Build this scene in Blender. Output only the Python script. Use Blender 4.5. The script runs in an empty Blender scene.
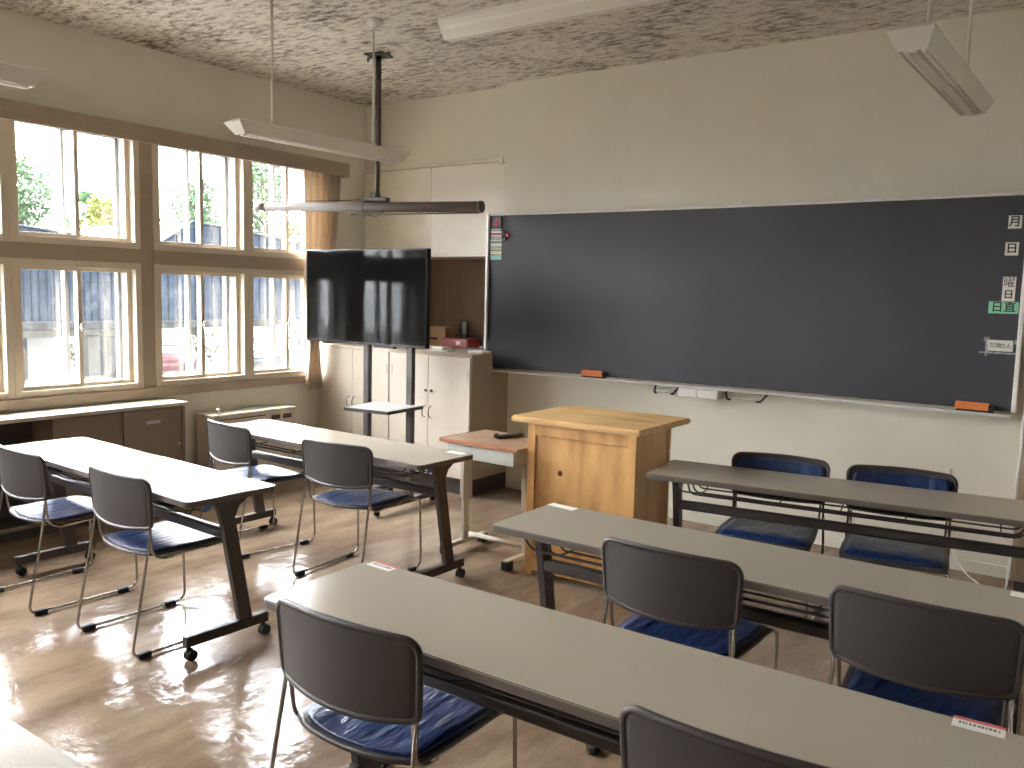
import bpy, bmesh, math, random
from mathutils import Vector, Matrix
random.seed(7)
PI = math.pi
scene = bpy.context.scene
C = scene.collection

# ------------------------------------------------------------------ materials
def _new(name):
    m = bpy.data.materials.new(name); m.use_nodes = True
    nt = m.node_tree
    return m, nt, nt.nodes['Principled BSDF']

def coords(nt, scale=(1, 1, 1), rot=(0, 0, 0)):
    tc = nt.nodes.new('ShaderNodeTexCoord'); mp = nt.nodes.new('ShaderNodeMapping')
    nt.links.new(tc.outputs['Object'], mp.inputs['Vector'])
    mp.inputs['Scale'].default_value = scale; mp.inputs['Rotation'].default_value = rot
    return mp.outputs['Vector']

def noise(nt, vec, scale, detail=4, rough=.55):
    n = nt.nodes.new('ShaderNodeTexNoise'); n.inputs['Scale'].default_value = scale
    n.inputs['Detail'].default_value = detail; n.inputs['Roughness'].default_value = rough
    nt.links.new(vec, n.inputs['Vector']); return n.outputs['Fac']

def ramp(nt, fac, stops):
    r = nt.nodes.new('ShaderNodeValToRGB'); e = r.color_ramp.elements
    while len(e) < len(stops): e.new(.5)
    for k, (p, c) in enumerate(stops):
        e[k].position = p; e[k].color = (*c, 1)
    nt.links.new(fac, r.inputs['Fac']); return r.outputs['Color']

def bump(nt, b, fac, strength, dist=.01):
    n = nt.nodes.new('ShaderNodeBump'); n.inputs['Strength'].default_value = strength
    n.inputs['Distance'].default_value = dist
    nt.links.new(fac, n.inputs['Height']); nt.links.new(n.outputs['Normal'], b.inputs['Normal'])

def mat(name, col, rough=.5, metal=0, var=.06, vscale=8, bstr=0, bscale=60, stretch=(1, 1, 1), ior=1.5, spec=.5, coat=0):
    m, nt, b = _new(name)
    v = coords(nt, stretch)
    f = noise(nt, v, vscale)
    nt.links.new(ramp(nt, f, [(.3, tuple(c*(1-var) for c in col)), (.7, tuple(min(1, c*(1+var)) for c in col))]), b.inputs['Base Color'])
    b.inputs['Roughness'].default_value = rough; b.inputs['Metallic'].default_value = metal
    b.inputs['IOR'].default_value = ior; b.inputs['Specular IOR Level'].default_value = spec
    b.inputs['Coat Weight'].default_value = coat; b.inputs['Coat Roughness'].default_value = .1
    if bstr: bump(nt, b, noise(nt, v, bscale), bstr)
    return m

M = {}
M['wall'] = mat('wall_paint', (.76, .735, .63), .85, var=.03, vscale=3, bstr=.08, bscale=180)
M['trim'] = mat('trim_paint', (.35, .275, .20), .5, var=.06, vscale=12, stretch=(1, .3, 1))
M['trim_dark'] = mat('kick_dark', (.06, .05, .045), .6)
M['cupboard'] = mat('cupboard_panel', (.80, .76, .66), .55, var=.02)
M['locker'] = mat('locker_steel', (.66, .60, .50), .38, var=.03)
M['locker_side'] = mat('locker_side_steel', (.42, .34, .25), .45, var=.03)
M['counter_body'] = mat('counter_body', (.26, .205, .155), .45, var=.04)
M['counter_top'] = mat('counter_top', (.62, .56, .46), .4, var=.03)
M['niche'] = mat('niche_wood', (.17, .105, .065), .5, var=.15, vscale=4, stretch=(4, 4, .6))
M['desk_top'] = mat('table_laminate', (.41, .37, .30), .20, var=.05, vscale=220, bstr=.02, bscale=400)
M['desk_edge'] = mat('table_edge', (.11, .092, .078), .45)
M['frame'] = mat('table_frame_steel', (.055, .047, .043), .38, metal=.3)
M['plastic'] = mat('chair_plastic', (.048, .041, .039), .42, var=.04, bstr=.12, bscale=700)
M['chrome'] = mat('chrome', (.40, .375, .35), .20, metal=1, var=.02)
M['rubber'] = mat('rubber', (.015, .015, .015), .6)
M['steel'] = mat('steel', (.55, .54, .52), .3, metal=.9)
M['alu'] = mat('aluminium_frame', (.80, .80, .77), .35, metal=.1, var=.02)
M['alu_out'] = mat('outer_aluminium', (.27, .27, .26), .6, var=.02)
M['winframe'] = mat('inner_frame_paint', (.58, .50, .39), .45, var=.04)
M['white'] = mat('white_plastic', (.80, .80, .78), .4, var=.02)
M['lamp_body'] = mat('lamp_enamel', (.74, .72, .65), .4, var=.02)
M['tube'] = mat('fluorescent_tube', (.84, .84, .80), .25, var=.01)
M['board'] = mat('blackboard_slate', (.040, .040, .050), .42, var=.14, vscale=1.6, stretch=(1, 1, .5), bstr=.05, bscale=600)
M['tv_screen'] = mat('tv_screen', (.006, .006, .006), .05, var=.01, spec=.10)
M['tv_body'] = mat('tv_body', (.012, .012, .012), .35)
M['pole'] = mat('tv_stand_steel', (.10, .092, .085), .4, metal=.3)
def cloth():
    m, nt, b = _new('curtain_cloth')
    b.inputs['Base Color'].default_value = (.76, .67, .56, 1); b.inputs['Roughness'].default_value = .9
    tr = nt.nodes.new('ShaderNodeBsdfTranslucent'); tr.inputs['Color'].default_value = (.72, .62, .50, 1)
    mx = nt.nodes.new('ShaderNodeMixShader'); mx.inputs[0].default_value = .22
    o = nt.nodes['Material Output']
    nt.links.new(b.outputs[0], mx.inputs[1]); nt.links.new(tr.outputs[0], mx.inputs[2]); nt.links.new(mx.outputs[0], o.inputs[0])
    return m
M['curtain'] = cloth()
M['blue_tag'] = mat('blue_plastic', (.05, .12, .42), .4)
M['paper'] = mat('paper', (.80, .79, .74), .8, var=.02)
M['ink'] = mat('ink', (.02, .02, .02), .6)
M['red_ink'] = mat('red_print', (.62, .14, .13), .7)
M['green_card'] = mat('green_card', (.28, .66, .44), .7, var=.02)
M['teal_card'] = mat('teal_card', (.30, .56, .56), .7)
M['yellow_card'] = mat('pale_yellow_card', (.66, .66, .46), .7)
M['grey_card'] = mat('grey_green_card', (.42, .47, .42), .7)
M['red'] = mat('red_plastic', (.50, .02, .03), .35)
M['orange'] = mat('orange_eraser', (.72, .20, .045), .6, var=.1, vscale=50)
M['black'] = mat('black_plastic', (.012, .012, .013), .4)
M['cardboard'] = mat('cardboard', (.33, .20, .11), .85, var=.06)
M['dark_red'] = mat('dark_red_case', (.20, .015, .018), .4)
M['screen_case'] = mat('screen_case_enamel', (.20, .18, .165), .7, spec=.2)
M['bracket'] = mat('bracket_steel', (.10, .09, .08), .45, metal=.4)
M['desk_paint'] = mat('desk_frame_paint', (.52, .53, .47), .45, var=.03)
M['desk_leg_paint'] = mat('desk_leg_paint', (.50, .46, .37), .45, var=.03)
M['glassy_white'] = mat('cream_paint_shelf', (.40, .42, .41), .3, var=.02)
M['cab_right'] = mat('right_cabinet_wood', (.42, .33, .23), .55, var=.08, vscale=5, stretch=(6, 6, .6))

def blue_pad():
    m, nt, b = _new('blue_vinyl')
    v = coords(nt, (9, 2.4, 4), (0, 0, .35))
    f = noise(nt, v, 2.6, 3, .5)
    nt.links.new(ramp(nt, noise(nt, coords(nt), 14), [(.3, (.007, .022, .085)), (.7, (.012, .036, .13))]), b.inputs['Base Color'])
    b.inputs['Roughness'].default_value = .34
    bump(nt, b, ramp(nt, f, [(.35, (0, 0, 0)), (.55, (.6, .6, .6)), (.7, (1, 1, 1))]), .55, .01)
    return m
M['blue'] = blue_pad()

def wood(name, light, dark, rough=.42, rings=(1, 1, 1), knots=True):
    m, nt, b = _new(name)
    v = coords(nt, rings)
    f = noise(nt, v, 3.2, 6, .6)
    w = nt.nodes.new('ShaderNodeTexWave'); w.inputs['Scale'].default_value = 1.2; w.inputs['Distortion'].default_value = 7
    w.inputs['Detail'].default_value = 3
    nt.links.new(v, w.inputs['Vector'])
    mx = nt.nodes.new('ShaderNodeMath'); mx.operation = 'MULTIPLY_ADD'; mx.inputs[1].default_value = .10
    nt.links.new(w.outputs['Fac'], mx.inputs[0]); nt.links.new(f, mx.inputs[2])
    nt.links.new(ramp(nt, mx.outputs[0], [(.42, light), (.56, tuple((a*.6+c*.4) for a, c in zip(light, dark))), (.72, dark)]), b.inputs['Base Color'])
    b.inputs['Roughness'].default_value = rough
    return m
M['podium'] = wood('podium_wood', (.72, .42, .16), (.48, .25, .08), rings=(2.2, 2.2, .6))
M['podium_top'] = wood('podium_top_wood', (.80, .55, .25), (.58, .33, .12), rings=(.6, 3, 3))
M['knot'] = mat('wood_knot', (.13, .045, .012), .5, var=.3, vscale=60)
M['desk_wood'] = wood('side_desk_wood', (.42, .29, .20), (.30, .19, .12), .3, (1, 6, 6))
M['desk_wood_edge'] = mat('side_desk_edge', (.36, .13, .05), .4)

def floor_mat():
    m, nt, b = _new('floor_vinyl')
    v = coords(nt, (3.2, 1.0, 1), (0, 0, .12))
    f = noise(nt, v, 1.2, 8, .68)
    g = noise(nt, coords(nt, (1, 1, 1)), .7, 3)
    mx = nt.nodes.new('ShaderNodeMath'); mx.operation = 'MULTIPLY_ADD'; mx.inputs[1].default_value = .3
    nt.links.new(g, mx.inputs[0]); nt.links.new(f, mx.inputs[2])
    nt.links.new(ramp(nt, mx.outputs[0], [(.42, (.105, .071, .046)), (.60, (.185, .130, .087)), (.78, (.28, .205, .14))]), b.inputs['Base Color'])
    b.inputs['Roughness'].default_value = .16
    b.inputs['Specular IOR Level'].default_value = .22
    h = noise(nt, coords(nt, (2.2, 2.2, 1)), 2.0, 4, .5)
    h2 = noise(nt, coords(nt, (3, 1, 1)), 9, 3, .5)
    ad = nt.nodes.new('ShaderNodeMath'); ad.operation = 'MULTIPLY_ADD'; ad.inputs[1].default_value = .18
    nt.links.new(h2, ad.inputs[0]); nt.links.new(h, ad.inputs[2])
    bump(nt, b, ad.outputs[0], .5, .014)
    rr = nt.nodes.new('ShaderNodeMapRange'); rr.inputs[3].default_value = .07; rr.inputs[4].default_value = .22
    nt.links.new(f, rr.inputs[0]); nt.links.new(rr.outputs[0], b.inputs['Roughness'])
    return m
M['floor'] = floor_mat()

def ceiling_mat():
    m, nt, b = _new('ceiling_rockwool')
    v = coords(nt, (1.0, 2.4, 1), (0, 0, .25))
    f = noise(nt, v, 9, 10, .78)
    f2 = noise(nt, coords(nt), 2.2, 3)
    mx = nt.nodes.new('ShaderNodeMath'); mx.operation = 'MULTIPLY_ADD'; mx.inputs[1].default_value = .25
    nt.links.new(f2, mx.inputs[0]); nt.links.new(f, mx.inputs[2])
    nt.links.new(ramp(nt, mx.outputs[0], [(.50, (.15, .125, .10)), (.575, (.46, .42, .36)), (.66, (.74, .70, .62))]), b.inputs['Base Color'])
    b.inputs['Roughness'].default_value = .95
    bump(nt, b, mx.outputs[0], .6, .02)
    return m
M['ceiling'] = ceiling_mat()

def glass_mat(name, haze=.03, gloss=.06):
    m = bpy.data.materials.new(name); m.use_nodes = True; nt = m.node_tree
    nt.nodes.clear()
    o = nt.nodes.new('ShaderNodeOutputMaterial'); t = nt.nodes.new('ShaderNodeBsdfTransparent')
    g = nt.nodes.new('ShaderNodeBsdfGlossy'); g.inputs['Roughness'].default_value = .03
    d = nt.nodes.new('ShaderNodeBsdfTranslucent'); d.inputs['Color'].default_value = (.85, .87, .88, 1)
    m1 = nt.nodes.new('ShaderNodeMixShader'); m2 = nt.nodes.new('ShaderNodeMixShader')
    tc = nt.nodes.new('ShaderNodeTexCoord')
    n = nt.nodes.new('ShaderNodeTexNoise'); n.inputs['Scale'].default_value = 16; n.inputs['Detail'].default_value = 6
    n.inputs['Roughness'].default_value = .7
    nt.links.new(tc.outputs['Object'], n.inputs['Vector'])
    mr = nt.nodes.new('ShaderNodeMapRange'); mr.inputs[1].default_value = .48; mr.inputs[2].default_value = .8
    mr.inputs[3].default_value = haze; mr.inputs[4].default_value = haze*6
    nt.links.new(n.outputs['Fac'], mr.inputs[0]); nt.links.new(mr.outputs[0], m1.inputs[0])
    nt.links.new(t.outputs[0], m1.inputs[1]); nt.links.new(d.outputs[0], m1.inputs[2])
    m2.inputs[0].default_value = gloss
    nt.links.new(m1.outputs[0], m2.inputs[1]); nt.links.new(g.outputs[0], m2.inputs[2])
    nt.links.new(m2.outputs[0], o.inputs[0])
    return m
M['glass_dirty'] = glass_mat('dusty_glass', .003)
M['glass_clear'] = glass_mat('clear_glass', .0006, .04)
M['glass_car'] = mat('car_glass', (.05, .06, .07), .08, var=.02)

# outside
M['roof'] = mat('roof_sheet', (.024, .036, .054), .6, var=.12, vscale=3, spec=.15)
M['roof_gutter'] = mat('gutter_debris', (.02, .019, .016), .8, var=.5, vscale=14)
M['ext_wall'] = mat('outer_wall_render', (.10, .094, .074), .8, var=.08)
M['ext_white'] = mat('outer_white_wall', (.85, .85, .83), .8, var=.05)
M['ext_dark'] = mat('outer_dark_stone', (.014, .013, .013), .8, var=.5, vscale=14)
M['ground'] = mat('ground_gravel', (.17, .165, .15), .9, var=.2, vscale=3)
M['asphalt'] = mat('asphalt', (.035, .035, .035), .8)
M['grass'] = mat('grass_field', (.018, .028, .009), .9, var=.35, vscale=2)
M['rail'] = mat('rail_white', (.2, .2, .2), .5)
M['bark'] = mat('bark', (.05, .035, .025), .9)
def leaf(name, a, b_):
    m, nt, b = _new(name)
    nt.links.new(ramp(nt, noise(nt, coords(nt), 2.5), [(.35, a), (.65, b_)]), b.inputs['Base Color'])
    b.inputs['Roughness'].default_value = .7
    return m
M['leaf'] = leaf('leaf_green', (.018, .060, .010), (.045, .12, .022))
M['leaf_pale'] = leaf('leaf_pale', (.035, .085, .022), (.07, .14, .045))
M['leaf_yellow'] = leaf('leaf_yellow', (.13, .15, .012), (.22, .22, .025))
M['hedge'] = leaf('leaf_hedge', (.012, .028, .006), (.04, .055, .016))
M['car_red'] = mat('car_red', (.09, .008, .007), .25, coat=.5)
M['car_white'] = mat('car_white', (.15, .15, .15), .25, coat=.5)
M['car_silver'] = mat('car_silver', (.06, .065, .07), .25, metal=.3, coat=.5)

# ------------------------------------------------------------------ mesh helpers
def BM(): return bmesh.new()

def box(bm, x0, x1, y0, y1, z0, z1, bev=0, seg=2, mi=0):
    r = bmesh.ops.create_cube(bm, size=1)
    vs = r['verts']
    for v in vs:
        v.co = Vector(((x0+x1)/2 + v.co.x*(x1-x0), (y0+y1)/2 + v.co.y*(y1-y0), (z0+z1)/2 + v.co.z*(z1-z0)))
    fs = {f for v in vs for f in v.link_faces}
    for f in fs: f.material_index = mi
    if bev:
        es = list({e for v in vs for e in v.link_edges})
        bmesh.ops.bevel(bm, geom=es, offset=bev, segments=seg, profile=.5, affect='EDGES')
    return bm

def fillet(pts, r, n=6):
    """round the inner corners of a path"""
    pts = [Vector(p) for p in pts]; out = [pts[0]]
    for i in range(1, len(pts)-1):
        rr = r[i] if isinstance(r, (list, tuple)) else r
        a, b, c = pts[i-1], pts[i], pts[i+1]
        d = min(rr, (a-b).length*.49, (c-b).length*.49)
        p0 = b+(a-b).normalized()*d; p1 = b+(c-b).normalized()*d
        for k in range(n+1):
            t = k/n
            out.append(p0*(1-t)**2 + b*2*t*(1-t) + p1*t*t)
    out.append(pts[-1]); return out

def tube(bm, pts, rad, seg=10, closed=False, caps=True, flat=None, up=None, mi=0):
    """sweep a circle (or a flat ellipse/rectangle) along pts. rad: number or list"""
    pts = [Vector(p) for p in pts]; n = len(pts)
    rings = []; prev = None
    for i, p in enumerate(pts):
        if closed: t = (pts[(i+1) % n]-pts[i-1]).normalized()
        elif i == 0: t = (pts[1]-p).normalized()
        elif i == n-1: t = (p-pts[i-1]).normalized()
        else: t = ((pts[i+1]-p).normalized()+(p-pts[i-1]).normalized()).normalized()
        if prev is None:
            a = Vector(up) if up else (Vector((0, 0, 1)) if abs(t.z) < .9 else Vector((1, 0, 0)))
            u = (a - t*a.dot(t)).normalized()
        else:
            u = (prev - t*prev.dot(t)).normalized()
        prev = u; w = t.cross(u)
        r = rad[i] if isinstance(rad, (list, tuple)) else rad
        ru, rw = (r, r) if flat is None else (r, r*flat)
        rings.append([bm.verts.new(p + u*math.cos(2*PI*k/seg)*ru + w*math.sin(2*PI*k/seg)*rw) for k in range(seg)])
    m = n if closed else n-1
    for i in range(m):
        a, b = rings[i], rings[(i+1) % n]
        for k in range(seg):
            f = bm.faces.new((a[k], a[(k+1) % seg], b[(k+1) % seg], b[k])); f.smooth = True; f.material_index = mi
    if not closed and caps:
        f = bm.faces.new(rings[0][::-1]); f.material_index = mi
        f = bm.faces.new(rings[-1]); f.material_index = mi
    return bm

def prism(bm, poly, axis, a, b, mi=0, bev=0):
    """poly: list of 2D points in the other two axes (order xyz minus axis)"""
    def P(p, t):
        return Vector({'x': (t, p[0], p[1]), 'y': (p[0], t, p[1]), 'z': (p[0], p[1], t)}[axis])
    v0 = [bm.verts.new(P(p, a)) for p in poly]; v1 = [bm.verts.new(P(p, b)) for p in poly]
    n = len(poly); fs = [bm.faces.new(v0[::-1]), bm.faces.new(v1)]
    for k in range(n): fs.append(bm.faces.new((v0[k], v0[(k+1) % n], v1[(k+1) % n], v1[k])))
    for f in fs: f.material_index = mi
    if bev:
        bmesh.ops.bevel(bm, geom=list({e for f in fs for e in f.edges}), offset=bev, segments=2, affect='EDGES')
    return bm

def lathe(bm, prof, c=(0, 0, 0), seg=20, axis='z', mi=0):
    rings = []
    for r, h in prof:
        ring = []
        for k in range(seg):
            a = 2*PI*k/seg; p = (r*math.cos(a), r*math.sin(a), h)
            if axis == 'x': p = (h, p[0], p[1])
            if axis == 'y': p = (p[0], h, p[1])
            ring.append(bm.verts.new(Vector(p)+Vector(c)))
        rings.append(ring)
    for a, b in zip(rings, rings[1:]):
        for k in range(seg):
            f = bm.faces.new((a[k], a[(k+1) % seg], b[(k+1) % seg], b[k])); f.smooth = True; f.material_index = mi
    for r_ in (rings[0], rings[-1]):
        f = bm.faces.new(r_); f.material_index = mi
    return bm

def sheet(bm, rows, nx, pos, mi=0):
    """rows: list of (s, halfwidth). pos(x, s, side) -> Vector for side 0/1. closed slab."""
    g = [[[bm.verts.new(pos(hw*(2*k/nx-1), s, side)) for k in range(nx+1)] for s, hw in rows] for side in (0, 1)]
    n = len(rows)
    for side in (0, 1):
        for i in range(n-1):
            for k in range(nx):
                q = [g[side][i][k], g[side][i][k+1], g[side][i+1][k+1], g[side][i+1][k]]
                f = bm.faces.new(q if side else q[::-1]); f.smooth = True; f.material_index = mi
    def loop(side):
        G = g[side]
        return G[0][:] + [G[i][nx] for i in range(1, n)] + G[n-1][::-1][1:] + [G[i][0] for i in range(n-2, 0, -1)]
    a, b = loop(0), loop(1); m = len(a)
    for k in range(m):
        f = bm.faces.new((a[k], a[(k+1) % m], b[(k+1) % m], b[k])); f.smooth = True; f.material_index = mi
    return bm

def obj(name, bm, m, parent=None, smooth=None, bevel=0):
    bmesh.ops.recalc_face_normals(bm, faces=bm.faces)
    me = bpy.data.meshes.new(name); bm.to_mesh(me); bm.free()
    for mm in (m if isinstance(m, (list, tuple)) else [m]): me.materials.append(mm)
    o = bpy.data.objects.new(name, me); C.objects.link(o)
    if parent: o.parent = parent
    if bevel:
        md = o.modifiers.new('bevel', 'BEVEL'); md.width = bevel; md.segments = 2; md.limit_method = 'ANGLE'
    return o

def tag(o, label, cat, group=None, kind=None):
    o['label'] = label; o['category'] = cat
    if group: o['group'] = group
    if kind: o['kind'] = kind
    return o

def thing(name, label, cat, loc=(0, 0, 0), rz=0, group=None):
    o = bpy.data.objects.new(name, None); C.objects.link(o)
    o.empty_display_size = .1
    o.location = loc; o.rotation_euler = (0, 0, rz)
    return tag(o, label, cat, group)

def struct(name, bm, m, parent=None, bevel=0):
    o = obj(name, bm, m, parent, bevel=bevel)
    o['kind'] = 'structure'
    return o

def copy_tree(o, parent=None):
    c = o.copy(); C.objects.link(c)
    if parent: c.parent = parent
    for ch in list(o.children): copy_tree(ch, c)
    return c

def text_mesh(bm_name, s, size, m, parent, loc, rot, sx=1, bold=.0):
    cu = bpy.data.curves.new('t', 'FONT'); cu.body = s; cu.size = size; cu.align_x = 'CENTER'; cu.align_y = 'CENTER'
    cu.extrude = .0004; cu.offset = bold
    t = bpy.data.objects.new('t', cu); C.objects.link(t)
    dg = bpy.context.evaluated_depsgraph_get(); dg.update()
    me = bpy.data.meshes.new_from_object(t.evaluated_get(dg))
    me.name = bm_name
    C.objects.unlink(t); bpy.data.objects.remove(t)
    me.materials.clear(); me.materials.append(m)
    o = bpy.data.objects.new(bm_name, me); C.objects.link(o)
    o.parent = parent; o.location = loc; o.rotation_euler = rot; o.scale = (sx, 1, 1)
    return o

# ------------------------------------------------------------------ room shell
H = 3.214; XR = 8.2; YB = -9.0; DR = .08
bm = BM(); box(bm, -.3, XR+.2, YB-.2, .9, -.12, 0); struct('floor', bm, M['floor'])
bm = BM(); box(bm, -.3, XR+.2, YB-.2, .9, H, H+.15); struct('ceiling', bm, M['ceiling'])
# front wall (blackboard wall) and the shallow recess at its left end
bm = BM(); box(bm, 1.6, XR+.2, 0, .9, 0, H); struct('wall_front', bm, M['wall'])
bm = BM(); box(bm, -.3, 1.6, DR, .9, 2.63, H); box(bm, -.3, 1.6, 0.0, .9, 0, 1.10); struct('wall_recess', bm, M['wall'])
bm = BM(); box(bm, 0, 1.6, .55, .6, 1.10, 2.0); box(bm, 0, .02, .0, .55, 1.10, 1.9); box(bm, 1.58, 1.6, .0, .55, 1.10, 1.9)
struct('trim_1', bm, M['niche'])
bm = BM(); box(bm, 0, 1.6, DR-.03, .55, 1.873, 1.90); struct('trim_2', bm, M['locker'])
bm = BM(); box(bm, 0, 1.6, DR-.035, DR, 2.63, 2.655, .004); box(bm, 1.52, 1.56, DR-.05, DR, 2.61, 2.66)
struct('trim_3', bm, M['cupboard'])

# left wall: pillars and panels round four window bays of two windows each
bays = [(-3.90, -2.15), (-2.05, -.42), (-5.89, -4.07), (-7.81, -5.99)]
bm = BM()
box(bm, -.3, 0, YB-.2, .9, 0, .80)
box(bm, -.3, 0, YB-.2, .9, 2.65, H)
edges = sorted([b[0] for b in bays]+[b[1] for b in bays])
prev = YB-.2
for a, b in sorted(bays):
    box(bm, -.3, 0, prev, a, .80, 2.65); prev = b
box(bm, -.3, 0, prev, .9, .80, 2.65)
struct('wall_left', bm, M['wall'])
# painted timber surround of the bays
bm = BM()
prev = -7.9
for a, b in sorted(bays):
    if a > -7.8: box(bm, .001, .014, prev-.01, a+.01, .80, 2.65)
    prev = b
for a, b in bays:
    box(bm, -.14, .02, a, b, 1.722, 1.822, .003)
box(bm, .001, .014, -.42, -.34, .80, 2.65)
struct('trim_4', bm, M['trim'])
bm = BM(); box(bm, -.13, .045, -7.9, -.40, .775, .838, .004); struct('trim_5', bm, M['trim'])

# right wall with corridor windows, back wall with a door
bm = BM(); box(bm, XR, XR+.2, YB, 0, 0, H)
struct('wall_right', bm, M['wall'])
bm = BM(); box(bm, -.3, XR+.2, YB-.2, YB, 0, H); struct('wall_back', bm, M['wall'])
bm = BM(); box(bm, 6.5, 7.4, YB, YB+.03, 0, 2.05, .004)
d1 = struct('door_1', bm, M['cab_right'])
bm = BM(); box(bm, 6.55, 6.58, YB+.03, YB+.07, .95, 1.1, .004); obj('door_handle', bm, M['steel'], d1)

# skirting under the blackboard
bm = BM(); box(bm, 1.7, 5.28, -.012, 0, 0, .07); struct('baseboard_front', bm, M['wall'])

# windows ---------------------------------------------------------------------
wn = [0]
def window(ya, yb, z0, z1, dirty, X=0, far=False):
    """one opening: inner painted frame with two sliding sashes, outer aluminium frame with two sashes"""
    wn[0] += 1
    fw = .043
    bm = BM()
    for (a, b, c, d) in ((ya, ya+fw, z0, z1), (yb-fw, yb, z0, z1), (ya+fw, yb-fw, z0, z0+fw), (ya+fw, yb-fw, z1-fw, z1)):
        box(bm, X-.075, X+.022, a, b, c, d, .002)
    root = struct('window_%d' % wn[0], bm, M['winframe'])
    ym = (ya+yb)/2+(.01 if ya > -3.2 else 0); s = .03
    for k, (a, b, x) in enumerate(((ya+fw, ym+s/2, X-.022), (ym-s/2, yb-fw, X-.052))):
        bm = BM()
        for (p, q, c, d) in ((a, a+s, z0+fw, z1-fw), (b-s, b, z0+fw, z1-fw), (a+s, b-s, z0+fw, z0+fw+s*.9), (a+s, b-s, z1-fw-s*.8, z1-fw)):
            box(bm, x-.012, x+.012, p, q, c, d, .002)
        sa = obj('sash', bm, M['winframe'], root)
        bm = BM(); box(bm, x-.002, x+.002, a+s, b-s, z0+fw+s*.9, z1-fw-s*.8)
        obj('pane', bm, M['glass_clear'], sa)
    # outer aluminium layer
    bm = BM(); f2 = .030
    for (a, b, c, d) in ((ya+.001, ya+f2, z0+.001, z1-.001), (yb-f2, yb-.001, z0+.001, z1-.001), (ya+f2, yb-f2, z0+.001, z0+f2), (ya+f2, yb-f2, z1-f2, z1-.001)):
        box(bm, X-.27, X-.076, a, b, c, d, .002)
    ou = obj('outer_frame', bm, M['alu_out'], root)
    for k, (a, b, x) in enumerate(((ya+f2, ym+.006, X-.18), (ym-.018, yb-f2, X-.205))):
        bm = BM(); s = .022
        for (p, q, c, d) in ((a, a+s, z0+f2, z1-f2), (b-s, b, z0+f2, z1-f2), (a+s, b-s, z0+f2, z0+f2+s*1.3), (a+s, b-s, z1-f2-s, z1-f2)):
            box(bm, x-.012, x+.012, p, q, c, d, .002)
        sa = obj('outer_sash', bm, M['alu_out'], root)
        bm = BM(); box(bm, x-.002, x+.002, a+s, b-s, z0+f2+s*1.3, z1-f2-s)
        obj('pane', bm, M['glass_dirty'] if dirty else M['glass_clear'], sa)
    if dirty:
        bm = BM(); lathe(bm, [(.011, 0), (.011, .03), (.004, .034)], (X-.01, ym, (z0+z1)/2), 10, 'x')
        box(bm, X+.0, X+.012, ym-.006, ym+.006, (z0+z1)/2-.03, (z0+z1)/2+.03, .003)
        obj('latch', bm, M['steel'], root)
    return root
for a, b in bays:
    m_ = (a+b)/2
    if (a, b) == bays[0]: m_ = -3.025
    if (a, b) == bays[1]: m_ = -1.235
    for p, q in ((a, m_), (m_, b)):
        window(p, q, .838, 1.722, True)
        window(p, q, 1.822, 2.64, False)

# valance (curtain box) and curtain ------------------------------------------
t = thing('curtain_box', 'long painted pelmet board running above the upper windows', 'curtain box', (0, 0, 2.54))
bm = BM(); box(bm, .13, .15, -8.0, -.264, 0, .115, .003); box(bm, 0.001, .13, -.284, -.264, 0, .115, .003); box(bm, 0.001, .13, -8.0, -.284, .10, .115)
obj('board', bm, M['trim'], t)
bm = BM(); tube(bm, [(.07, -7.9, .06), (.07, -.30, .06)], .006, 8); obj('curtain_rail', bm, M['steel'], t)

def curtain(name, y0, y1, zt, label, x=.075):
    bm = BM(); nz = 44; ny = 90; V = []
    yc = (y0+y1)/2; W = y1-y0
    for i in range(nz+1):
        z = zt - (zt-.74)*i/nz
        # width profile: full at the rail, gathered by a tieback at z=1.12, short flared tail
        if z > 1.14: w = .24+.76*((z-1.14)/(zt-1.14))**.45
        else: w = .24+.16*((1.14-z)/.40)**.9
        w *= W; cy_ = yc - .10*(1-max(0, (z-1.14)/(zt-1.14)))**1.6
        amp = .036*(1-.4*(z < 1.3))
        row = []
        for k in range(ny+1):
            s = k/ny; ph = s*2*PI*7+math.sin(s*9+z*.6)*.7
            zz = z + (.03*math.sin(s*17)*(i/nz)**6)
            row.append(bm.verts.new((x+amp*math.sin(ph)*(.8+.2*math.sin(z*2+s*4)), cy_+(s-.5)*w+.006*math.cos(ph*2), zz)))
        V.append(row)
    for i in range(nz):
        for k in range(ny):
            f = bm.faces.new((V[i][k], V[i][k+1], V[i+1][k+1], V[i+1][k])); f.smooth = True
    o = obj(name, bm, M['curtain'])
    md = o.modifiers.new('s', 'SOLIDIFY'); md.thickness = .002
    bm = BM()
    tube(bm, [(x+.048*math.cos(a), yc-.10+(W*.12+.01)*math.sin(a), 1.14+.01*math.cos(a)) for a in [2*PI*k/20 for k in range(20)]], .016, 8, closed=True, flat=.3)
    obj('tieback', bm, M['curtain'], o)
    return tag(o, label, 'curtain')
curtain('curtain', -.73, -.275, 2.59, 'beige pleated curtain gathered at the corner end of the windows')

# upper cupboard doors --------------------------------------------------------
t = thing('wall_cupboard', 'cream two-door cupboard set high in the wall left of the blackboard', 'cupboard', (0, DR, 1.9))
for a, b in ((.012, .797), (.803, 1.595)):
    bm = BM(); box(bm, a, b, -.022, .40, .0, .725, .002)
    obj('door', bm, M['cupboard'], t)

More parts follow.
